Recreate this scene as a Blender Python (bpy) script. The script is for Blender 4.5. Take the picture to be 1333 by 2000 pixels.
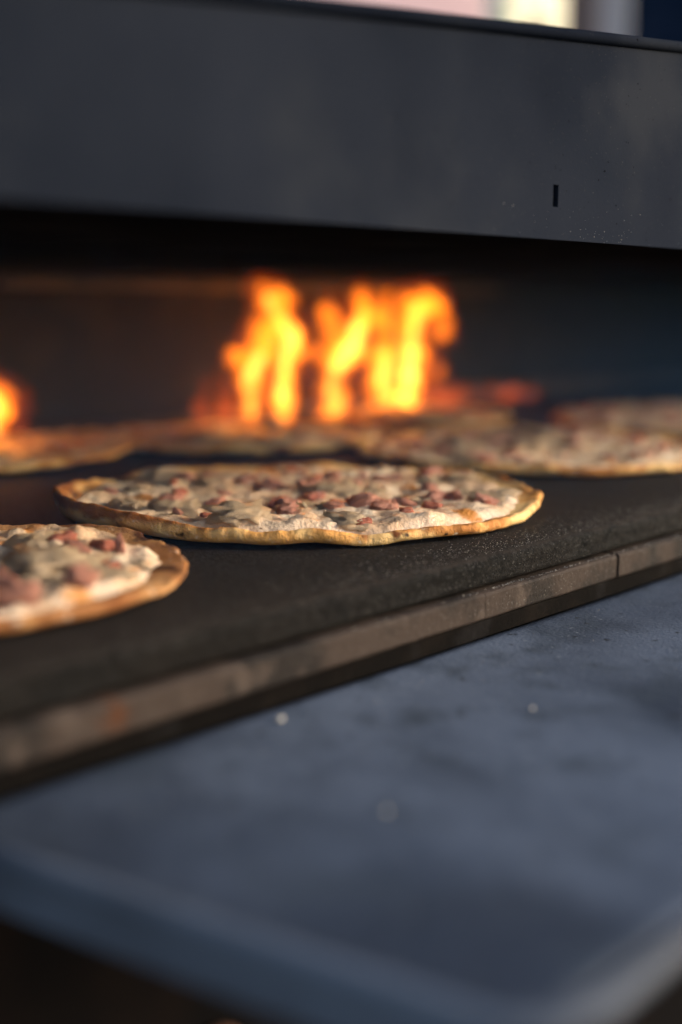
import bpy, bmesh, math, random
from mathutils import Vector, Matrix, noise
for o in list(bpy.data.objects): bpy.data.objects.remove(o)
SC = bpy.context.scene
COL = SC.collection
R = math.radians

# ------------------------------------------------------------------ camera
# world axes are the oven's: X along its front edge, Y into the oven, Z up, deck surface at z = 0
CAM = Vector((-0.6447, -0.3365, 0.122))
YAW, FPX = R(-45.5), 2000 * 40 / 36
PITCH = math.atan(400 / FPX)
cd = bpy.data.cameras.new('camera'); cam = bpy.data.objects.new('camera', cd); COL.objects.link(cam)
cam.location = CAM
cam.rotation_euler = (R(90) - PITCH, 0, YAW)
cd.sensor_fit = 'VERTICAL'; cd.sensor_height = 36; cd.lens = 40
cd.clip_start = 0.01; cd.clip_end = 500
cd.dof.use_dof = True; cd.dof.focus_distance = 0.598; cd.dof.aperture_fstop = 2.0
SC.camera = cam

# ------------------------------------------------------------------ sky and soft sun
SUN_AZ, SUN_EL = R(138), R(23)          # azimuth clockwise from +Y
w = bpy.data.worlds.new('World'); SC.world = w; w.use_nodes = True
nt = w.node_tree; bg = nt.nodes['Background']
sky = nt.nodes.new('ShaderNodeTexSky'); sky.sky_type = 'NISHITA'; sky.sun_disc = False
sky.sun_elevation = SUN_EL; sky.sun_rotation = SUN_AZ
sky.air_density = 1.0; sky.dust_density = 2.0; sky.ozone_density = 0.6
nt.links.new(sky.outputs[0], bg.inputs[0]); bg.inputs[1].default_value = 0.11
sd = bpy.data.lights.new('sun', 'SUN'); sun = bpy.data.objects.new('sun', sd); COL.objects.link(sun)
sd.energy = 1.15; sd.angle = R(18); sd.color = (1, 0.88, 0.70)
sdir = Vector((math.sin(SUN_AZ) * math.cos(SUN_EL), math.cos(SUN_AZ) * math.cos(SUN_EL), math.sin(SUN_EL)))
sun.rotation_euler = sdir.to_track_quat('Z', 'Y').to_euler()
SC.view_settings.view_transform = 'Standard'; SC.view_settings.look = 'None'
SC.view_settings.gamma = 1; SC.view_settings.use_curve_mapping = False
SC.view_settings.exposure = 1.5

# ------------------------------------------------------------------ helpers
CM = Matrix.Rotation(YAW, 3, 'Z') @ Matrix.Rotation(R(90) - PITCH, 3, 'X')
def ray(px, py): return CM @ Vector(((px - 666.5) / FPX, (1000 - py) / FPX, -1))
def at_z(px, py, z=0.0):
    d = ray(px, py); return CAM + d * ((z - CAM.z) / d.z)
def at_y(px, py, y):
    d = ray(px, py); return CAM + d * ((y - CAM.y) / d.y)
def at_d(px, py, dist): return CAM + ray(px, py) * dist
def obj(name, me, mat=None, parent=None, loc=None):
    o = bpy.data.objects.new(name, me); COL.objects.link(o)
    if mat and me is not None and not me.materials: me.materials.append(mat)
    if parent: o.parent = parent
    if loc is not None: o.location = loc
    return o
def tag(o, label=None, cat=None, group=None, kind=None):
    for k, v in (('label', label), ('category', cat), ('group', group), ('kind', kind)):
        if v: o[k] = v
    return o
def empty(name, loc=(0, 0, 0), rz=0):
    o = bpy.data.objects.new(name, None); COL.objects.link(o)
    o.location = loc; o.rotation_euler = (0, 0, rz); o.empty_display_size = .02
    return o
def mesh_bm(bm, name, smooth=False):
    bmesh.ops.recalc_face_normals(bm, faces=bm.faces)
    me = bpy.data.meshes.new(name); bm.to_mesh(me); bm.free()
    if smooth:
        for p in me.polygons: p.use_smooth = True
    return me
def mesh_pd(name, v, f, smooth=True):
    me = bpy.data.meshes.new(name); me.from_pydata(v, [], f); me.update()
    bm = bmesh.new(); bm.from_mesh(me); bmesh.ops.recalc_face_normals(bm, faces=bm.faces); bm.to_mesh(me); bm.free()
    if smooth:
        for p in me.polygons: p.use_smooth = True
    return me
def box(x0, x1, y0, y1, z0, z1, bev=0.0, seg=2, name='box'):
    bm = bmesh.new(); bmesh.ops.create_cube(bm, size=1)
    for v in bm.verts:
        v.co = Vector(((x0 + x1) / 2 + v.co.x * (x1 - x0), (y0 + y1) / 2 + v.co.y * (y1 - y0), (z0 + z1) / 2 + v.co.z * (z1 - z0)))
    if bev: bmesh.ops.bevel(bm, geom=list(bm.edges), offset=bev, segments=seg, affect='EDGES', profile=.5)
    return mesh_bm(bm, name)
def tube(pts, r, n=12, name='tube'):
    v, f = [], []
    for i, p in enumerate(pts):
        p = Vector(p); t = (Vector(pts[min(i + 1, len(pts) - 1)]) - Vector(pts[max(i - 1, 0)])).normalized()
        s = t.cross(Vector((0, 0, 1)));  s = s.normalized() if s.length > 1e-4 else Vector((1, 0, 0))
        q = s.cross(t)
        for k in range(n):
            a = 2 * math.pi * k / n; v.append(p + s * math.cos(a) * r + q * math.sin(a) * r)
    for i in range(len(pts) - 1):
        for k in range(n): f.append((i * n + k, i * n + (k + 1) % n, (i + 1) * n + (k + 1) % n, (i + 1) * n + k))
    f.append(tuple(range(n))); f.append(tuple((len(pts) - 1) * n + k for k in range(n)))
    return mesh_pd(name, v, f)
def sstep(a, b, x):
    t = max(0, min(1, (x - a) / (b - a))); return t * t * (3 - 2 * t)
def nz(x, y, z, s): return noise.noise(Vector((x * s, y * s, z * s)))

# ------------------------------------------------------------------ materials
def mat(name, layers, rough=.6, metal=0.0, bump=None, rough_noise=None, sss=0.0, sss_r=(.01, .005, .003), spec=.5, coat=0, zmix=None):
    """layers: [(colour)] then (colour, scale, lo, hi, detail[, stretch]) mixed on top by noise"""
    m = bpy.data.materials.new(name); m.use_nodes = True
    N, L = m.node_tree.nodes, m.node_tree.links
    b = N['Principled BSDF']
    tc = N.new('ShaderNodeTexCoord')
    def nse(scale, detail=4, stretch=None, off=0):
        n = N.new('ShaderNodeTexNoise'); n.inputs['Scale'].default_value = scale; n.inputs['Detail'].default_value = detail
        mp = N.new('ShaderNodeMapping'); L.new(tc.outputs['Object'], mp.inputs[0]); mp.inputs['Location'].default_value = (off, off * .7, off * 1.3)
        if stretch: mp.inputs['Scale'].default_value = stretch
        L.new(mp.outputs[0], n.inputs['Vector']); return n
    def ramp(src, lo, hi):
        r = N.new('ShaderNodeMapRange'); r.inputs['From Min'].default_value = lo; r.inputs['From Max'].default_value = hi
        r.interpolation_type = 'SMOOTHSTEP'; L.new(src, r.inputs[0]); return r.outputs[0]
    cur = None; b.inputs['Base Color'].default_value = (*layers[0], 1)
    for i, l in enumerate(layers[1:]):
        col, sc, lo, hi, det = l[:5]
        mx = N.new('ShaderNodeMix'); mx.data_type = 'RGBA'
        n = nse(sc, det, l[5] if len(l) > 5 else None, i * 3.1 + 1)
        L.new(ramp(n.outputs[0], lo, hi), mx.inputs[0])
        if cur: L.new(cur, mx.inputs[6])
        else: mx.inputs[6].default_value = (*layers[0], 1)
        mx.inputs[7].default_value = (*col, 1); cur = mx.outputs[2]
    if zmix:                                                   # colour by height: toasted dough crest, painted light on the deck top
        col, z0, z1, sc = zmix
        sp = N.new('ShaderNodeSeparateXYZ'); L.new(tc.outputs['Object'], sp.inputs[0])
        n = nse(sc, 4, None, 21); ad = N.new('ShaderNodeMath'); ad.operation = 'MULTIPLY_ADD'
        L.new(n.outputs[0], ad.inputs[0]); ad.inputs[1].default_value = (z1 - z0) * 2.4; L.new(sp.outputs[2], ad.inputs[2])
        mx = N.new('ShaderNodeMix'); mx.data_type = 'RGBA'; L.new(ramp(ad.outputs[0], z0 + (z1 - z0) * 1.2, z1 + (z1 - z0) * 1.2), mx.inputs[0])
        L.new(cur, mx.inputs[6]); mx.inputs[7].default_value = (*col, 1); cur = mx.outputs[2]
    if cur: L.new(cur, b.inputs['Base Color'])
    b.inputs['Roughness'].default_value = rough; b.inputs['Metallic'].default_value = metal
    b.inputs['Specular IOR Level'].default_value = spec
    if coat: b.inputs['Coat Weight'].default_value = coat; b.inputs['Coat Roughness'].default_value = .25
    if rough_noise:
        sc, lo, hi = rough_noise[:3]
        n = nse(sc, 5, rough_noise[3] if len(rough_noise) > 3 else None, 9)
        r = N.new('ShaderNodeMapRange'); r.inputs['From Min'].default_value = .3; r.inputs['From Max'].default_value = .7
        r.inputs['To Min'].default_value = lo; r.inputs['To Max'].default_value = hi
        L.new(n.outputs[0], r.inputs[0]); L.new(r.outputs[0], b.inputs['Roughness'])
    if bump:
        prev = None
        for sc, dist, det in bump:
            n = nse(sc, det, None, 5); bp = N.new('ShaderNodeBump'); bp.inputs['Strength'].default_value = 1
            bp.inputs['Distance'].default_value = dist; L.new(n.outputs[0], bp.inputs['Height'])
            if prev: L.new(prev, bp.inputs['Normal'])
            prev = bp.outputs[0]
        L.new(prev, b.inputs['Normal'])
    if sss:
        b.inputs['Subsurface Weight'].default_value = sss; b.inputs['Subsurface Radius'].default_value = sss_r
        b.inputs['Subsurface Scale'].default_value = 1.0
    return m
M = {}
M['hood'] = mat('smoked_steel', [(.0158, .0190, .0275), ((.0095, .0120, .0185), 5, .38, .64, 3), ((.022, .025, .032), 12, .48, .74, 4), ((.05, .05, .05), 900, .71, .77, 1), ((.003, .003, .004), 420, .71, .76, 2)],
                rough=.4, spec=.0, rough_noise=(14, .30, .46), bump=[(600, .00006, 2)])
M['soot'] = mat('soot_black', [(.020, .017, .018), ((.032, .026, .024), 20, .4, .7, 4)], rough=.9, spec=.15, bump=[(120, .0004, 4)])
M['ceil'] = mat('sooty_ceiling', [(.006, .006, .007), ((.010, .010, .011), 15, .4, .7, 4)], rough=1, spec=0.0)
M['deck'] = mat('baking_stone', [(.0038, .0033, .0031), ((.0060, .0046, .0038), 18, .42, .68, 4), ((.0024, .0023, .0023), 60, .5, .7, 3), ((.030, .028, .027), 700, .64, .72, 1), ((.11, .105, .10), 1100, .70, .76, 1)],
                rough=.8, spec=.08, rough_noise=(300, .62, .9), bump=[(900, .0006, 2), (260, .0006, 3)], zmix=((.0185, .0150, .0128), -.0030, -.0010, 60))  # zmix: deck top paler than its face, light from above put into the colour
M['rail'] = mat('scorched_rail', [(.036, .0250, .0198), ((.0125, .0096, .0085), 22, .42, .58, 5), ((.056, .041, .033), 60, .52, .70, 5), ((.060, .022, .009), 24, .63, .72, 6), ((.006, .005, .005), 14, .57, .66, 4, (1, 1, .1)), ((.10, .09, .08), 900, .68, .74, 1)],
                rough=.75, spec=.15, bump=[(300, .0006, 5), (60, .0006, 4)])
M['base'] = mat('dark_rail_base', [(.0034, .0027, .0024), ((.0065, .0048, .0038), 40, .5, .7, 5), ((.01, .009, .009), 24, .5, .65, 4)], rough=.9, spec=.05, bump=[(300, .0006, 4)])  # strip under the rail, darker than the rail above it
M['shelf'] = mat('worn_shelf_steel', [(.046, .060, .089), ((.024, .032, .049), 7, .44, .62, 4), ((.078, .097, .135), 8, .48, .68, 4, (1, .6, 1)), ((.032, .042, .058), 34, .48, .76, 5), ((.16, .18, .21), 420, .68, .75, 2), ((.012, .014, .018), 150, .66, .74, 4)],
                rough=.5, spec=.3, rough_noise=(9, .42, .62), bump=[(500, .0004, 3), (90, .0005, 4)])
M['edge'] = mat('shelf_edge_steel', [(.085, .100, .130), ((.055, .063, .080), 14, .45, .7, 5)], rough=.6, spec=.2, bump=[(300, .0002, 3)])
M['cab'] = mat('cabinet_enamel', [(.004, .0035, .0038), ((.007, .005, .0045), 12, .5, .7, 4)], rough=.8, spec=.03)
M['brick'] = mat('fire_brick', [(.055, .028, .018), ((.035, .018, .012), 30, .4, .7, 5), ((.08, .06, .05), 18, .55, .75, 4)], rough=.9, bump=[(200, .001, 4)])
M['iron'] = mat('heat_scaled_iron', [(.06, .042, .036), ((.03, .022, .02), 25, .4, .65, 5)], rough=.65, metal=.2, bump=[(200, .0005, 4)])
M['knob'] = mat('knob_aluminium', [(.20, .21, .24), ((.13, .13, .15), 60, .5, .7, 3)], rough=.35, metal=.6)
M['ring'] = mat('rust_brown_ring', [(.09, .035, .02), ((.05, .02, .015), 60, .4, .7, 4)], rough=.6)
M['crust'] = mat('baked_crust', [(.70, .34, .095), ((.82, .53, .22), 36, .42, .58, 5), ((.42, .165, .04), 26, .50, .60, 6), ((.16, .05, .014), 44, .57, .67, 6), ((.03, .014, .008), 70, .63, .72, 6), ((.80, .70, .54), 150, .64, .80, 4)],
                 rough=.75, bump=[(1100, .0005, 3), (240, .0013, 5)], spec=.2, zmix=((.30, .105, .026), .0080, .0120, 50))
M['crust_dark'] = mat('well_baked_crust', [(.28, .115, .038), ((.42, .21, .08), 36, .46, .62, 5), ((.22, .075, .02), 26, .50, .60, 6), ((.07, .025, .010), 38, .56, .64, 6), ((.50, .44, .36), 90, .62, .72, 5)],
                 rough=.75, bump=[(1100, .0005, 3), (240, .0013, 5)], spec=.2, zmix=((.15, .05, .016), .0075, .0110, 50))
M['cream'] = mat('baked_cream', [(.72, .54, .38), ((.64, .43, .27), 34, .44, .60, 5), ((.80, .66, .49), 52, .52, .66, 4), ((.60, .40, .25), 20, .50, .66, 4), ((.54, .22, .05), 46, .59, .69, 5), ((.10, .045, .015), 120, .66, .72, 3)],
                 rough=.34, rough_noise=(70, .16, .5), bump=[(520, .0008, 4), (140, .0018, 5)])
M['cheese'] = mat('melted_cheese', [(.84, .60, .38), ((.88, .70, .50), 50, .45, .62, 4), ((.66, .38, .12), 45, .52, .68, 4), ((.50, .19, .04), 60, .61, .71, 5)],
                  rough=.28, rough_noise=(80, .14, .42), bump=[(420, .0010, 4), (130, .0022, 4)])
M['onion'] = mat('soft_onion', [(.74, .57, .36), ((.58, .40, .19), 80, .45, .65, 4), ((.45, .25, .10), 90, .64, .74, 4)], rough=.22, bump=[(300, .0005, 3)])
M['ham'] = mat('ham', [(.80, .27, .17), ((.88, .52, .37), 130, .46, .60, 4), ((.56, .13, .08), 95, .55, .67, 4), ((.84, .66, .54), 170, .60, .70, 3), ((.34, .10, .04), 100, .64, .72, 4)],
               rough=.26, rough_noise=(100, .14, .45), bump=[(420, .0009, 4), (160, .0010, 4)])
M['hamd'] = mat('seared_ham', [(.55, .13, .07), ((.70, .32, .21), 120, .48, .62, 4), ((.26, .06, .03), 90, .55, .68, 4)],
                rough=.22, bump=[(420, .0008, 4)])
M['flour'] = mat('flour', [(.42, .39, .35), ((.22, .18, .15), 300, .5, .6, 2)], rough=.8)
M['pave'] = mat('paving', [(.10, .095, .09), ((.06, .057, .055), 8, .4, .7, 5)], rough=.9)
M['pink'] = mat('pink_render', [(.52, .385, .43), ((.47, .34, .39), 2, .4, .7, 4)], rough=.9)
M['creamwall'] = mat('sunlit_render', [(.88, .84, .66), ((.84, .80, .60), 2, .4, .7, 3)], rough=.9)
M['dpost'] = mat('dark_timber', [(.055, .040, .043), ((.035, .025, .03), 6, .4, .7, 4)], rough=.7)
M['gpost'] = mat('grey_paint', [(.22, .23, .27), ((.17, .18, .22), 5, .4, .7, 3)], rough=.6)
M['navy'] = mat('navy_canvas', [(.004, .009, .022), ((.007, .013, .030), 4, .4, .7, 4)], rough=.85, spec=0)
M['leaf'] = mat('leaf', [(.16, .22, .035), ((.09, .15, .03), 9, .4, .6, 3), ((.26, .28, .06), 14, .5, .7, 3)], rough=.5)
M['bark'] = mat('bark', [(.09, .07, .05), ((.05, .04, .03), 20, .4, .7, 4)], rough=.9)
def fire_mat(name, col, s, lo=None, hi=None, sc=70):
    m = bpy.data.materials.new(name); m.use_nodes = True; N, L = m.node_tree.nodes, m.node_tree.links
    N.remove(N['Principled BSDF']); e = N.new('ShaderNodeEmission')
    e.inputs[0].default_value = (*col, 1); e.inputs[1].default_value = s
    if lo is not None:                                        # ragged, torn gas: uneven emission, drawn out upwards
        tc = N.new('ShaderNodeTexCoord'); mp = N.new('ShaderNodeMapping'); mp.inputs['Scale'].default_value = (1, 1, .42)
        n = N.new('ShaderNodeTexNoise'); n.inputs['Scale'].default_value = sc; n.inputs['Detail'].default_value = 2; n.inputs['Distortion'].default_value = .8
        L.new(tc.outputs['Object'], mp.inputs[0]); L.new(mp.outputs[0], n.inputs['Vector'])
        r = N.new('ShaderNodeMapRange'); r.inputs['From Min'].default_value = lo; r.inputs['From Max'].default_value = hi
        r.inputs['To Min'].default_value = 0; r.inputs['To Max'].default_value = s
        L.new(n.outputs[0], r.inputs[0]); L.new(r.outputs[0], e.inputs[1])
    L.new(e.outputs[0], N['Material Output'].inputs['Volume']); return m
M['fire_out'] = fire_mat('flame_gas', (1, .20, .008), 46, .34, .60)
M['fire_core'] = fire_mat('flame_hot_gas', (1, .46, .07), 72, .34, .62, 90)
M['fire_halo'] = fire_mat('flame_glow_gas', (1, .10, .006), 1.8)
M['glow_low'] = fire_mat('added_glow_gas', (1, .12, .006), 5.5, .38, .62)  # added glow volume imitating firelight on the ledge and wall

# ------------------------------------------------------------------ ground and oven
g = tag(obj('ground', box(-14, 16, -12, 18, -1.05, -.95), M['pave']), kind='structure')

OVEN = tag(empty('pizza_oven', (0.3, 0.3, -.95)), 'wide black gas oven with grey steel hood, open slot and steel front shelf', 'oven')
def part(name, me, m, parent=None, **k):
    p = parent or OVEN
    o = obj(name, me, m, p)
    if p is OVEN: o.location = -OVEN.location
    if k.get('kind'): o['kind'] = k['kind']
    return o
UL, UR, VB = -.60, 1.25, .66
# hood sheet with its slot cut through, top edge rising to the right, rolled hem on top
def ztop(u): return .2680 + .098 * u if u < .3 else .2974
ZB = .1555
us = [UL, -.1525, -.1478, .3, UR]
bm = bmesh.new(); rows = []
zs = [lambda u: ZB, lambda u: .1715, lambda u: .1822, ztop]
for th in (0.0, .003):
    rows.append([[bm.verts.new((u, -.001 + th, z(u))) for u in us] for z in zs])
for k in range(2):
    for j in range(3):
        for i in range(4):
            if (i, j) == (1, 1): continue
            q = rows[k]; bm.faces.new((q[j][i], q[j][i + 1], q[j + 1][i + 1], q[j + 1][i]))
def rim(seq):
    for (j0, i0), (j1, i1) in zip(seq, seq[1:]):
        bm.faces.new((rows[0][j0][i0], rows[0][j1][i1], rows[1][j1][i1], rows[1][j0][i0]))
rim([(0, 0), (0, 1), (0, 2), (0, 3), (0, 4), (1, 4), (2, 4), (3, 4), (3, 3), (3, 2), (3, 1), (3, 0), (2, 0), (1, 0), (0, 0)])
rim([(1, 1), (1, 2), (2, 2), (2, 1), (1, 1)])
hood = part('hood_panel', mesh_bm(bm, 'hood_panel'), M['hood'])
hem = part('top_hem', tube([(UL, -.0015, ztop(UL)), (.3, -.0015, ztop(.3)), (UR, -.0015, ztop(UR))], .0030, 14), M['hood'], hood)
part('ceiling', box(UL + .01, UR - .01, .006, VB, .1565, .163), M['ceil'])
part('roof', box(UL + .005, UR - .005, .004, VB + .02, .20, .206), M['hood'])
part('back_wall', box(UL, UR, VB, VB + .04, -.06, .199), M['soot'])
part('side_wall', box(UL - .03, UL, .0, VB + .04, -.9, .205), M['soot'])
part('side_wall', box(UR, UR + .03, .0, VB + .04, -.9, .205), M['soot'])
# baking deck: one slab, nose worn round
prof = [(.0, -.0145), (.0, -.0125), (.0, -.0085), (.0002, -.0055), (.0009, -.0030), (.0024, -.0013), (.006, -.0003), (.02, 0), (VB - .002, 0), (VB - .002, -.0145)]
v, f = [], []; NU = 420
for i in range(NU + 1):
    u = UL + .003 + (UR - UL - .006) * i / NU
    for y, z in prof:
        k = 1 if y < .05 and z > -.014 else 0
        dy = .0009 * nz(u, z, 3, 60) * k + .0012 * nz(u, 1, 7, 9) * k
        dz = .0005 * nz(u, y * 4, 1, 70) * k
        v.append((u, y + dy + .0012 * k, z + dz))
npf = len(prof)
for i in range(NU):
    for k in range(npf): f.append((i * npf + k, i * npf + (k + 1) % npf, (i + 1) * npf + (k + 1) % npf, (i + 1) * npf + k))
f.append(tuple(range(npf))); f.append(tuple(NU * npf + k for k in range(npf)))
part('baking_deck', mesh_pd('baking_deck', v, f), M['deck'])
# front rail in butted lengths; its lower face is chamfered back under
def rail(u0, u1, dy=0.0, dz=0.0):
    pr = [(-.0028, -.0178), (-.0036, -.0190), (-.0036, -.0300), (-.0030, -.0310), (.0020, -.0318), (.018, -.0318), (.018, -.0172), (-.001, -.0172)]
    v, f = [], []; n = max(2, int((u1 - u0) * 420)); m = len(pr)
    for i in range(n + 1):
        u = u0 + (u1 - u0) * i / n
        for k, (y, z) in enumerate(pr):
            c = .0003 if k < 5 or k == 7 else 0
            v.append((u, y + dy + c * nz(u, z * 3, 2, 80), z + dz + c * nz(u, z * 2, 8, 95)))
    for i in range(n):
        for k in range(m): f.append((i * m + k, i * m + (k + 1) % m, (i + 1) * m + (k + 1) % m, (i + 1) * m + k))
    f.append(tuple(range(m))); f.append(tuple(n * m + k for k in range(m)))
    me = mesh_pd('front_rail', v, f, False)
    return me
cuts = [UL, -.2030, -.0790, .21, .56, .9, UR]
for i in range(6):
    part('front_rail', rail(cuts[i] + .0006, cuts[i + 1] - .0006, (0, .0007, -.0003, .0004, 0, .0003)[i], (0, -.0003, .0002, 0, .0003, 0)[i]), M['rail'])
part('deck_bearer', box(UL, UR, .02, VB, -.040, -.0150), M['soot'])
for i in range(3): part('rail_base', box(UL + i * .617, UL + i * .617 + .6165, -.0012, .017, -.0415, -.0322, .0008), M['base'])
# cabinet below, with knobs
part('cabinet_front', box(UL, UR, .004, .03, -.9, -.0425), M['cab'])
for u in (-.382, -.10, .2):
    kb = bmesh.new(); bmesh.ops.create_cone(kb, cap_ends=True, segments=32, radius1=.019, radius2=.016, depth=.022, matrix=Matrix.Translation((u, -.020, -.200)) @ Matrix.Rotation(R(90), 4, 'X'))
    bmesh.ops.bevel(kb, geom=[e for e in kb.edges if e.calc_face_angle(0) > .8], offset=.003, segments=3, affect='EDGES')
    k = part('control_knob', mesh_bm(kb, 'control_knob', True), M['knob'])
    rb = bmesh.new(); bmesh.ops.create_cone(rb, cap_ends=True, segments=40, radius1=.029, radius2=.027, depth=.0085, matrix=Matrix.Translation((u, -.0008, -.200)) @ Matrix.Rotation(R(90), 4, 'X'))
    part('knob_ring', mesh_bm(rb, 'knob_ring', True), M['ring'], k)
# shelf plate: gently dished, lip turned along the left end and the outer edge
ZS = -.0425
v, f = [], []
NX, NY = 150, 30
def sx(i, j):
    t = j / NY; y = .002 - .205 * t; x0 = -.492 + .052 * t
    s = i / NX; s = s * s * .6 + s * .4
    return x0 + (UR - x0) * s, y
for i in range(NX + 1):
    for j in range(NY + 1):
        x, y = sx(i, j); z = ZS + .0012 * nz(x, y, 4, 7) - .0016 * sstep(0, .03, -y) * sstep(.0, .04, .205 + y)
        v.append((x, y, z))
nn = len(v)
v += [(x, y, z - .003) for x, y, z in v]
J = NY + 1
for i in range(NX):
    for j in range(NY):
        a = i * J + j; f.append((a, a + 1, a + J + 1, a + J)); f.append((a + nn, a + J + nn, a + J + 1 + nn, a + 1 + nn))
for j in range(NY):
    for i in (0, NX): a = i * J + j; f.append((a, a + 1, a + 1 + nn, a + nn))
for i in range(NX):
    for j in (0, NY): a = i * J + j; f.append((a, a + J, a + J + nn, a + nn))
shelf = part('front_shelf', mesh_pd('front_shelf', v, f), M['shelf'])
lip = [(-.4965, -.002, ZS + .0004), (-.4825, -.06, ZS + .0004), (-.470, -.11, ZS), (-.4575, -.16, ZS), (-.449, -.193, ZS), (-.440, -.2045, ZS), (-.425, -.2085, ZS), (-.2, -.2085, ZS), (.4, -.2085, ZS), (UR, -.2085, ZS)]
part('rolled_edge', tube(lip, .0036, 14), M['edge'], shelf)
ap = [(Vector(p) + Vector((0, 0, -.001))) for p in lip[:6]]
v = []; f = []
for p in ap: v += [tuple(p + Vector((-.0018, -.001, 0))), tuple(p + Vector((-.0018, -.001, -.016))), tuple(p + Vector((.0012, .001, -.016))), tuple(p + Vector((.0012, .001, 0)))]
for i in range(len(ap) - 1):
    for k in range(4): f.append((i * 4 + k, i * 4 + (k + 1) % 4, i * 4 + 4 + (k + 1) % 4, i * 4 + 4 + k))
f += [(0, 1, 2, 3), tuple(len(v) - 4 + k for k in range(4))]
part('shelf_apron', mesh_pd('shelf_apron', v, f, False), M['edge'], shelf)

# inside the oven: burner, bricks behind and beside the fire, deflector strip under the ceiling
VF = .570                                                      # flames burn on this line
part('burner_tube', tube([(UL + .01, VF + .03, .004), (UR - .01, VF + .03, .004)], .012, 12), M['iron'])
part('heat_deflector', box(-.12, .62, VF + .035, VF + .05, .138, .150, .002), M['iron'])
x = at_y(815, 770, VF - .01).x
for k in range(4):
    part('fire_brick', box(x + k * .126, x + k * .126 + .123, VF + .024, VF + .05, .0006, .0185 + .001 * (k % 2), .002), M['brick'])

# thin smoke hanging in the baking chamber
sm = bpy.data.materials.new('thin_smoke'); sm.use_nodes = True
sm.node_tree.nodes.remove(sm.node_tree.nodes['Principled BSDF'])
vs = sm.node_tree.nodes.new('ShaderNodeVolumeScatter'); vs.inputs['Color'].default_value = (.20, .46, 1, 1); vs.inputs['Density'].default_value = .09
sm.node_tree.links.new(vs.outputs[0], sm.node_tree.nodes['Material Output'].inputs['Volume'])
tag(obj('smoke', box(UL + .004, UR - .004, .0075, VB - .004, -.0142, .1552), sm), 'thin bluish smoke hanging inside the baking chamber', 'smoke', kind='stuff')

# ------------------------------------------------------------------ flames
TEAR = bpy.data.textures.new('torn_gas', 'CLOUDS'); TEAR.noise_scale = .022; TEAR.noise_depth = 2
def flame(label, chains, cores, grp='gas flames along the back of the oven', watts=1.0, low=False):
    base = at_y(chains[0][0][0], chains[0][0][1], VF); base.z = 0
    root = tag(empty('gas_flame', base), label, 'flame', grp)
    for nm, ch, m, gr in (('flame_body', chains, M['fire_out'], 1.05), ('flame_core', cores, M['fire_core'], 1.0), ('flame_halo', chains, M['fire_halo'], 1.9)):
        if not ch: continue
        if low: m = M['glow_low']; gr = gr * (1.0 if nm == 'flame_body' else .9)
        bm = bmesh.new()
        for c in ch:
            for (x0, y0, r0), (x1, y1, r1) in zip(c, c[1:] if len(c) > 1 else c):
                n = 5
                for q in range(n):
                    t = q / n; p = at_y(x0 + (x1 - x0) * t, y0 + (y1 - y0) * t, VF + .004 * math.sin(y0 * .05 + x0))
                    rr = gr * (r0 + (r1 - r0) * t) * (p - CAM).length / FPX
                    bmesh.ops.create_icosphere(bm, subdivisions=2, radius=rr, matrix=Matrix.Translation(p - base))
        o = obj(nm, mesh_bm(bm, nm, True), m, root)
        rm = o.modifiers.new('remesh', 'REMESH'); rm.mode = 'VOXEL'; rm.voxel_size = .0022; rm.use_smooth_shade = True
        sm = o.modifiers.new('smooth', 'SMOOTH'); sm.iterations = 3; sm.factor = .5
        dp = o.modifiers.new('tear', 'DISPLACE'); dp.texture = TEAR; dp.strength = .026 if nm != 'flame_core' else .010; dp.mid_level = .55; dp.texture_coords = 'GLOBAL'
    if watts:
        xs = [q for c in chains for q in c]; cx = sum(q[0] for q in xs) / len(xs); cy = sum(q[1] for q in xs) / len(xs)
        ld = bpy.data.lights.new('flame_glow', 'POINT'); ld.energy = watts; ld.color = (1, .36, .07); ld.shadow_soft_size = .02
        lo = bpy.data.objects.new('flame_glow', ld); COL.objects.link(lo); lo.parent = root; lo.location = at_y(cx, cy, VF - .045) - base
    return root
flame('tall forked yellow flame, leftmost of the three in the middle',
      [[(490, 822, 22), (487, 770, 25), (497, 715, 28), (520, 670, 32), (535, 620, 30), (515, 570, 24), (512, 556, 16)],
       [(553, 815, 21), (553, 770, 24), (562, 715, 28), (572, 665, 28), (545, 625, 30)],
       [(540, 610, 24), (565, 570, 18)], [(478, 700, 20), (448, 692, 14)], [(590, 690, 12), (612, 684, 15), (630, 686, 12)]],
      [[(488, 800, 12), (488, 740, 13), (510, 690, 14)], [(553, 808, 13), (552, 760, 14), (562, 700, 15), (572, 660, 15), (540, 610, 12), (520, 575, 8)]], watts=.04)
flame('narrow curved yellow flame between two broader flames',
      [[(655, 803, 27), (650, 765, 25), (655, 725, 26), (683, 690, 29), (700, 650, 28), (712, 610, 24), (702, 570, 16)], [(660, 690, 24), (645, 640, 24), (652, 605, 20)], [(625, 815, 12), (640, 815, 14)]],
      [[(655, 795, 16), (648, 755, 13), (660, 715, 15), (690, 675, 18), (700, 640, 15), (710, 610, 9)], ], watts=.04)
flame('broad bulging yellow flame, rightmost in the oven mouth',
      [[(752, 792, 26), (746, 750, 29), (750, 700, 27), (752, 650, 23), (746, 605, 20), (752, 575, 15)], [(796, 782, 30), (802, 740, 31), (804, 690, 29), (800, 645, 27), (816, 602, 31), (824, 570, 18)], [(835, 588, 22), (860, 600, 18), (868, 626, 12), (857, 652, 19)], [(740, 815, 14), (765, 812, 18)], [(848, 728, 16), (851, 736, 14)]],
      [[(795, 776, 18), (800, 730, 18), (802, 690, 14), (806, 645, 10), (822, 598, 17)], [(756, 780, 15), (750, 735, 16), (752, 690, 10)]], watts=.05)
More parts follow.
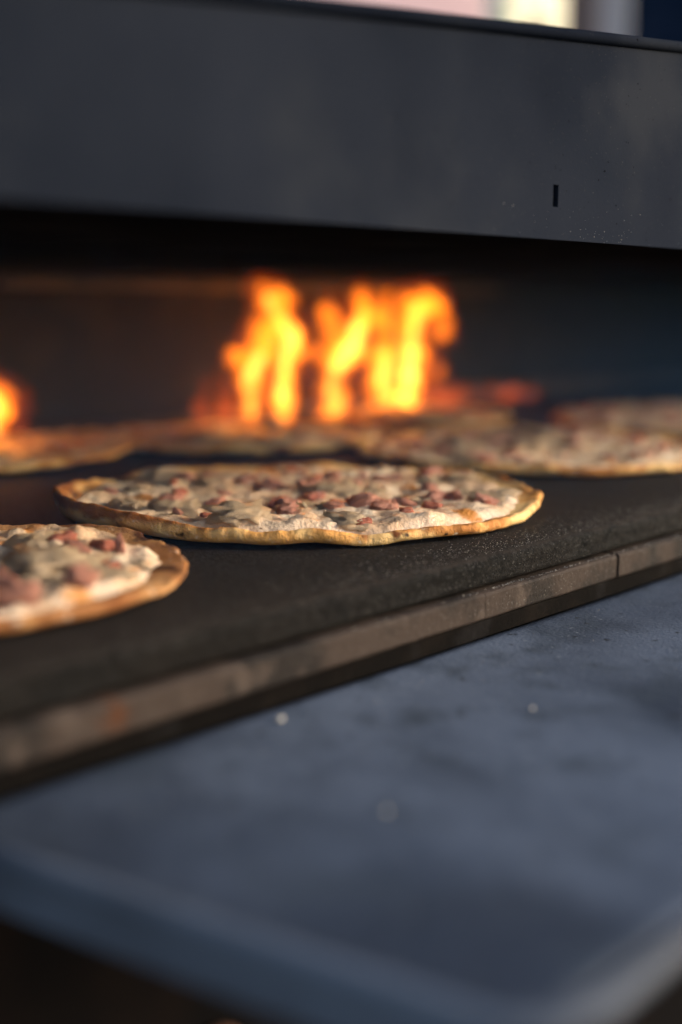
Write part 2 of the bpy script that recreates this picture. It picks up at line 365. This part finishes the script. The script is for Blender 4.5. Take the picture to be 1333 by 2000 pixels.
flame('yellow flame cut by the left border of the photo',
      [[(-12, 845, 28), (0, 800, 34), (-8, 760, 24), (-25, 725, 14)]], [[(-10, 835, 18), (-5, 795, 20), (-14, 765, 12)]], watts=.05)

flame('added red orange glow standing in for firelight on the ledge, right of the tall flames', [[(830, 780, 13), (870, 776, 15), (930, 772, 12)], [(960, 772, 11), (1010, 768, 8), (1060, 765, 5)]], [], watts=.03, low=True)  # no separate flame: glow volume added to imitate the firelit brick ledge
flame('added dim red glow standing in for firelight left of the tall forked flame', [[(400, 822, 15), (402, 780, 12), (410, 730, 9)], [(430, 822, 17), (438, 780, 14), (440, 740, 11), (436, 700, 8)]], [], watts=.02, low=True)  # glow volume added to imitate firelight on the wall beside the fire

# ------------------------------------------------------------------ pizzas
random.seed(4)
def blob_mesh(name, seed, sx_, sy_, sz_, box_=2.0, amp=.22, fr=1.6, sub=3):
    bm = bmesh.new(); bmesh.ops.create_icosphere(bm, subdivisions=sub, radius=1)
    for v in bm.verts:
        c = v.co.normalized()
        k = (abs(c.x) ** box_ + abs(c.y) ** box_ + abs(c.z) ** box_) ** (-1 / box_)
        n = 1 + amp * noise.fractal(c * fr + Vector((seed * 7.3, seed, -seed * 3.1)), 1.0, 2.0, 3)
        c = c * k * n
        v.co = Vector((c.x * sx_, c.y * sy_, c.z * sz_))
    return mesh_bm(bm, name, True)
HAM = [blob_mesh('ham_piece', s, 1, (.35, .6, .85)[s % 3], (.3, .45)[s % 2], 4.5, .55, 2.2) for s in range(1, 10)]
HAMD = [blob_mesh('ham_piece', s, 1, (.35, .6, .85)[s % 3], .4, 4.0, .45, 2.0) for s in range(11, 14)]
CHE = [blob_mesh('cheese_lump', s, 1, .68 + .2 * (s % 2), .30, 2.2, .6, 2.4) for s in range(21, 26)]
for m_ in HAM: m_.materials.append(M['ham'])
for m_ in HAMD: m_.materials.append(M['hamd'])
for m_ in CHE: m_.materials.append(M['cheese'])
def onion_mesh(s):
    rnd = random.Random(s); v = []; f = []; n = 14; L = rnd.uniform(1.2, 2.2)
    for i in range(n + 1):
        a = (i / n - .5) * L
        wv = .22 * math.sin(math.pi * (.08 + .84 * i / n)); zz = .12 * math.sin(i * .9 + s)
        for (dr, dz) in ((-wv, 0), (0, .09), (wv, 0), (0, -.05)):
            v.append(((1 + dr) * math.sin(a), (1 + dr) * math.cos(a) - .8, zz + dz))
    for i in range(n):
        for k in range(4): f.append((i * 4 + k, i * 4 + (k + 1) % 4, i * 4 + 4 + (k + 1) % 4, i * 4 + 4 + k))
    f += [(0, 1, 2, 3), tuple(n * 4 + k for k in range(4))]
    me = mesh_pd('onion_strip', v, f); me.materials.append(M['onion']); return me
ONI = [onion_mesh(s) for s in range(4)]

def pizza(label, cx, cy, rx, ry, rot, seed, rim_fn=None, lift_fn=None, expo=2.0, tops=(26, 14, 10), fixed=None, bulges=(), NA=200, NR=60, cream_amp=1.0, dough='crust'):
    """cx, cy: ground position as seen from the camera's foot (right, ahead); rot in that frame"""
    P = Vector((CAM.x, CAM.y, 0)) + Matrix.Rotation(YAW, 3, 'Z') @ Vector((cx, cy, 0)); P.z = .0012
    root = tag(empty('pizza', P, YAW + rot), label, 'pizza', 'pizzas on the baking deck')
    def rad(a):
        c, s = abs(math.cos(a)) / rx, abs(math.sin(a)) / ry
        r = (c ** expo + s ** expo) ** (-1 / expo)
        return r * (1 + .022 * nz(math.cos(a), math.sin(a), seed, 1.6) + .010 * nz(math.cos(a), math.sin(a), seed + 5, 5))
    H0 = lambda a: .0062 + .0022 * nz(math.cos(a), math.sin(a), seed + 9, 2.2) + .0012 * nz(math.cos(a), math.sin(a), seed + 2, 7)
    L0 = lambda a: max(0, .0016 + .0030 * nz(math.cos(a), math.sin(a), seed + 20, 4.2))
    rimh = lambda a: H0(a) + (rim_fn(a) if rim_fn else 0)
    lift = lambda a: L0(a) + (lift_fn(a) if lift_fn else 0)
    v, f = [], []
    prof = [(.12, 't', 0), (.35, 't', 0), (.6, 't', 0), (.78, 't', 0), (.89, 't', 0), (.935, 'r', .22), (.958, 'r', .55), (.974, 'r', .88), (.984, 'r', 1.0), (.994, 'r', .97), (1.0, 'e', .84), (1.004, 'e', .60), (1.001, 'e', .32), (.990, 'e', .10), (.97, 'b', .7), (.93, 'b', .35), (.85, 'b', .1), (.5, 'b', 0)]
    for i in range(NA):
        a = 2 * math.pi * i / NA; r0 = rad(a); hh = rimh(a); ll = lift(a)
        for k, (rho, ty, t) in enumerate(prof):
            x, y = r0 * rho * math.cos(a), r0 * rho * math.sin(a)
            if ty == 't': z = .0040 + .0006 * nz(x, y, seed, 60) + ll * sstep(.7, 1, rho)
            elif ty == 'r': z = .0040 + (hh - .0040) * t + ll * sstep(.7, 1, rho)
            elif ty == 'e': z = ll + hh * t
            else: z = ll * t
            w = sstep(.88, .95, rho) * (ty != 'b')
            bmp = .0020 * nz(x, y, z, 60) + .0011 * nz(x, y, z, 170) + .0005 * nz(x, y, z, 420)
            z = max(0, z + w * bmp * .8)
            s = 1 + w * bmp * .9 / r0
            v.append((x * s, y * s, z))
    m = len(prof)
    for i in range(NA):
        for k in range(m - 1): f.append((i * m + k, ((i + 1) % NA) * m + k, ((i + 1) % NA) * m + k + 1, i * m + k + 1))
    f.append(tuple(i * m for i in range(NA))); f.append(tuple(i * m + m - 1 for i in range(NA)))
    obj('crust', mesh_pd('crust', v, f), M[dough], root)
    # cream
    def edge(a): return .945 + .030 * nz(math.cos(a), math.sin(a), seed + 30, 3) + .02 * nz(math.cos(a), math.sin(a), seed + 31, 9)
    def ch(x, y, a=None, rho=None):
        if a is None: a = math.atan2(y, x); rho = math.hypot(x, y) / rad(a)
        e = edge(a)
        big = noise.fractal(Vector((x * 26, y * 26, seed)), 1.0, 2.0, 3)
        med = abs(nz(x, y, seed + 3, 62)); fine = nz(x, y, seed + 6, 150)
        z = .0058 + cream_amp * (.0036 * big + .0040 * med + .0012 * fine)
        for bx_, by_, br, bh in bulges: z += bh * math.exp(-((x - bx_) ** 2 + (y - by_) ** 2) / br ** 2)
        z = max(z, .0046 + .0010 * fine)
        return .0030 + (z - .0030) * sstep(0, .07, e - rho) + lift(a) * sstep(.7, 1, rho)
    v, f = [(0, 0, ch(1e-5, 0))], []
    na = NA
    for j in range(1, NR + 1):
        for i in range(na):
            a = 2 * math.pi * i / na; rho = j / NR * .97; r0 = rad(a)
            x, y = r0 * rho * math.cos(a), r0 * rho * math.sin(a); v.append((x, y, ch(x, y, a, rho)))
    for i in range(na): f.append((0, 1 + i, 1 + (i + 1) % na))
    for j in range(NR - 1):
        for i in range(na):
            p = 1 + j * na; f.append((p + i, p + na + i, p + na + (i + 1) % na, p + (i + 1) % na))
    me = mesh_pd('cream_layer', v, f)
    if me.polygons[0].normal.z < 0: me.flip_normals()
    obj('cream_layer', me, M['cream'], root)
    rnd = random.Random(seed * 13 + 1)
    def put(kind, x, y, s, rz=None, dz=0.0, flat=1.0):
        z = ch(x, y)
        pool = {'ham': HAM, 'hamd': HAMD, 'cheese': CHE, 'onion': ONI}[kind]
        nm = {'ham': 'ham_piece', 'hamd': 'ham_piece', 'cheese': 'cheese_lump', 'onion': 'onion_strip'}[kind]
        o = obj(nm, rnd.choice(pool), None, root, (x, y, z + dz + s * {'ham': .26, 'hamd': .24, 'cheese': .02, 'onion': .06}[kind]))
        o.rotation_euler = (rnd.uniform(-.35, .35), rnd.uniform(-.35, .35), rnd.uniform(0, 6.28) if rz is None else rz)
        if kind == 'cheese': o.rotation_euler = (rnd.uniform(-.12, .12), rnd.uniform(-.12, .12), o.rotation_euler[2])
        o.scale = (s, s, s * flat)
    inv = Matrix.Rotation(-(YAW + rot), 3, 'Z')
    for kind, px, py, s in (fixed or []):
        q = inv @ (at_z(px, py, .0095) - P); put(kind, q.x, q.y, s * (.62 if kind == 'cheese' and px > 240 else .74))
    for kind, n, s0, s1 in (('ham', int(tops[0] * .8), .0035, .007), ('hamd', int(tops[0] * .4), .003, .006), ('cheese', tops[1], .010, .022), ('onion', tops[2], .007, .012)):
        for _ in range(n):
            a = rnd.uniform(0, 6.2832); rr = math.sqrt(rnd.random()) * .86
            put(kind, rad(a) * rr * math.cos(a), rad(a) * rr * math.sin(a), rnd.uniform(s0, s1))
    return root
def bump_a(c, wd, h): return lambda a: h * math.exp(-(((a - R(c) + math.pi) % (2 * math.pi) - math.pi) / R(wd)) ** 2)
rimL = bump_a(208, 34, .0075); liftL = bump_a(205, 30, .004)
pizza('whole pizza with ham in sharp focus at the centre of the baking deck', -.027, .694, .147, .128, 0, 3,
      rim_fn=rimL, lift_fn=lambda a: liftL(a) * .6, expo=2.1, tops=(36, 13, 2), NA=460, NR=110,
      fixed=[('ham', 335, 972, .009), ('hamd', 352, 962, .006), ('ham', 350, 1004, .010), ('hamd', 402, 1006, .0045), ('ham', 420, 978, .009), ('ham', 450, 985, .008), ('hamd', 478, 997, .008), ('ham', 500, 1003, .006),
             ('hamd', 540, 985, .009), ('ham', 548, 975, .007), ('ham', 520, 948, .008), ('ham', 560, 946, .007), ('ham', 600, 952, .006), ('hamd', 612, 935, .007), ('ham', 650, 932, .008), ('ham', 690, 938, .007),
             ('ham', 705, 996, .010), ('ham', 735, 990, .011), ('ham', 760, 994, .008), ('hamd', 690, 978, .008), ('hamd', 660, 985, .008), ('ham', 800, 982, .006), ('hamd', 845, 992, .008), ('ham', 838, 955, .007),
             ('ham', 850, 975, .009), ('ham', 885, 972, .010), ('ham', 905, 930, .010), ('ham', 770, 928, .006), ('hamd', 955, 985, .005), ('ham', 470, 940, .007), ('ham', 440, 960, .006), ('ham', 620, 968, .006),
             ('cheese', 560, 995, .014), ('cheese', 370, 985, .012), ('cheese', 270, 958, .016), ('cheese', 260, 990, .012), ('cheese', 830, 942, .018), ('cheese', 800, 965, .016), ('cheese', 590, 985, .012), ('cheese', 680, 962, .012), ('cheese', 640, 995, .012), ('cheese', 720, 950, .012), ('cheese', 910, 955, .013),
             ('onion', 600, 1000, .011), ('onion', 450, 1005, .010), ('onion', 780, 945, .011), ('onion', 380, 960, .010), ('onion', 560, 960, .009)],
      bulges=[(.010, -.098, .030, .0035), (.055, -.085, .030, .0045), (-.03, -.095, .022, .003), (.095, -.055, .022, .003), (-.09, .02, .02, .004), (-.105, -.01, .018, .003)], cream_amp=.85)
pizza('pizza with a big pale cheese blister, cut by the left border in front', -.215, .480, .148, .108, R(16), 8,
      rim_fn=lambda a: -.0004, expo=2.2, dough='crust_dark', tops=(12, 10, 4), NA=300, NR=90,
      fixed=[('cheese', 110, 1108, .026), ('cheese', 85, 1128, .018), ('cheese', 265, 1095, .012), ('ham', 150, 1082, .009), ('ham', 20, 1150, .013), ('ham', 8, 1120, .010), ('ham', 235, 1075, .008), ('hamd', 215, 1105, .007), ('hamd', 120, 1070, .009), ('ham', 160, 1150, .008), ('hamd', 200, 1078, .008), ('cheese', 200, 1125, .020), ('cheese', 60, 1060, .016), ('ham', 30, 1175, .011), ('cheese', 150, 1140, .014)], cream_amp=1.5)
pizza('pizza in front of the leftmost flame, cut by the left border', -.325, .958, .150, .150, R(20), 12, tops=(30, 7, 4), NA=180, NR=50)
pizza('pizza at the back below the forked flames', -.092, 1.040, .138, .098, R(4), 17, tops=(30, 7, 4), NA=180, NR=50)
pizza('pizza behind the right end of the sharp one, partly hidden by it', .158, .952, .148, .142, R(-30), 23, tops=(38, 8, 4), NA=200, NR=50, rim_fn=bump_a(290, 40, .002))
pizza('farthest pizza, cut by the right border', .385, 1.205, .160, .150, R(10), 29, tops=(30, 7, 4), NA=180, NR=50)
pizza('small far pizza in front of the glowing brick ledge', .098, 1.232, .088, .085, R(40), 31, tops=(12, 8, 4), NA=140, NR=40)

# ------------------------------------------------------------------ flour and crumbs
def grains(name, label, n, fn, seed):
    rnd = random.Random(seed); v, f = [], []
    for _ in range(n):
        p, s = fn(rnd); b = len(v)
        q = [Vector((rnd.uniform(.6, 1), 0, 0)), Vector((-.5, rnd.uniform(.6, 1), 0)), Vector((-.5, -rnd.uniform(.6, 1), 0)), Vector((0, 0, rnd.uniform(.7, 1.2))), Vector((0, 0, -.6))]
        a = rnd.uniform(0, 6.28); mm = Matrix.Rotation(a, 3, 'Z')
        v += [tuple(Vector(p) + mm @ k * s) for k in q]
        f += [(b, b + 1, b + 3), (b + 1, b + 2, b + 3), (b + 2, b, b + 3), (b + 1, b, b + 4), (b + 2, b + 1, b + 4), (b, b + 2, b + 4)]
    return tag(obj(name, mesh_pd(name, v, f, False), M['flour']), label, 'flour', kind='stuff')
def on_deck(r):
    u = r.gauss(-.13, .16); u = max(UL + .02, min(UR - .02, u)); y = abs(r.gauss(0, .016)) + .004
    return (u, y, (-.0008 + .0008 * sstep(.003, .010, y)) + .0002), r.choice((.0001, .00013, .00018, .00018, .00026))
grains('flour_grains', 'fine pale flour dusted along the front edge of the baking deck', 2600, on_deck, 5)
def on_shelf(r):
    return (r.uniform(-.46, .5), r.uniform(-.19, -.01), ZS - .0002), r.choice((.00015, .0002, .0002, .0004))
grains('shelf_crumbs', 'scattered flour grains and tiny crumbs on the grey front shelf', 320, on_shelf, 6)
def on_rail(r):
    return (r.gauss(-.11, .10), r.uniform(-.0026, -.0005), -.0168), r.choice((.00018, .00025, .0004))
grains('rail_dust', 'pale dust lying on the top of the brown front rail', 260, on_rail, 7)
def on_hood(r):
    u = r.gauss(-.11, .05); return (u, -.0012, ZB + abs(r.gauss(.003, .006))), r.choice((.00014, .0002, .00028))
grains('hood_specks', 'tiny flour specks splashed on the lower edge of the hood', 60, on_hood, 8)
def crumb(px, py, z, s, label):
    p = at_z(px, py, z); o = obj('crumb', blob_mesh('crumb', px, s, s * .8, s * .7, 2, .3, 2, 2), M['flour']); o.location = p + Vector((0, 0, s * .5)); tag(o, label, 'crumb')
crumb(548, 1408, ZS, .0017, 'brightest pale crumb on the shelf just below the rail')
crumb(755, 1588, ZS, .0011, 'small dim crumb in the middle of the shelf')
crumb(1040, 1386, ZS, .0011, 'small dim crumb on the right of the shelf')

# ------------------------------------------------------------------ beyond the hood
def upright(name, px0, px1, dist, m, label, cat, thick=.12, z1=3.0, turn=0):
    a, b = at_d(px0, 40, dist), at_d(px1, 40, dist); c = b; wd = (b - a).length
    o = obj(name, box(-wd, 0, 0, thick, 0, z1 + .95, .01), m, None, (c.x, c.y, -.95)); o.rotation_euler = (0, 0, YAW + turn); tag(o, label, cat); return o
upright('pink_wall', -200, 955, 5.0, M['pink'], 'blurred pale pink wall showing above the hood', 'wall', .25, 3.4, R(34))
upright('timber_post', 1112, 1166, 4.0, M['dpost'], 'blurred dark brown post right of the bright gap', 'post', .1)
upright('grey_post', 1168, 1230, 4.1, M['gpost'], 'blurred blue grey post beside the dark brown one', 'post', .1)
upright('navy_awning', 1234, 1700, 4.2, M['navy'], 'dark navy canvas wall at the top right corner', 'awning', .06)
upright('cream_house_wall', 800, 1400, 11, M['creamwall'], 'blurred sunlit pale yellow wall in the bright gap above the hood', 'wall', .3, 6, R(40))
# shrub in the gap
tb = at_d(1040, 40, 8.5); tb.z = -.95
tree = tag(empty('tree', tb), 'blurred sunlit green tree in the bright gap above the hood', 'tree')
obj('trunk', tube([(0, 0, 0), (.03, .02, 1), (.0, .05, 2.2), (.05, 0, 3.2)], .07, 10), M['bark'], tree)
rnd = random.Random(3); v, f = [], []
for _ in range(1900):
    a = rnd.uniform(0, 6.28); hh = rnd.uniform(1.2, 4.2); rr = rnd.uniform(.08, 1.0)
    c = Vector((math.cos(a) * rr, math.sin(a) * rr, hh)); s = rnd.uniform(.035, .07)
    if noise.noise(c * 1.9 + Vector((2, 0, 0))) < .02: continue
    t = Vector((rnd.gauss(0, 1), rnd.gauss(0, 1), rnd.gauss(0, 1))).normalized(); q = t.orthogonal().normalized()
    b = len(v); v += [tuple(c - t * s), tuple(c + q * s * .45), tuple(c + t * s), tuple(c - q * s * .45)]; f.append((b, b + 1, b + 2, b + 3))
me = bpy.data.meshes.new('crown'); me.from_pydata(v, [], f); me.update()
obj('crown', me, M['leaf'], tree)
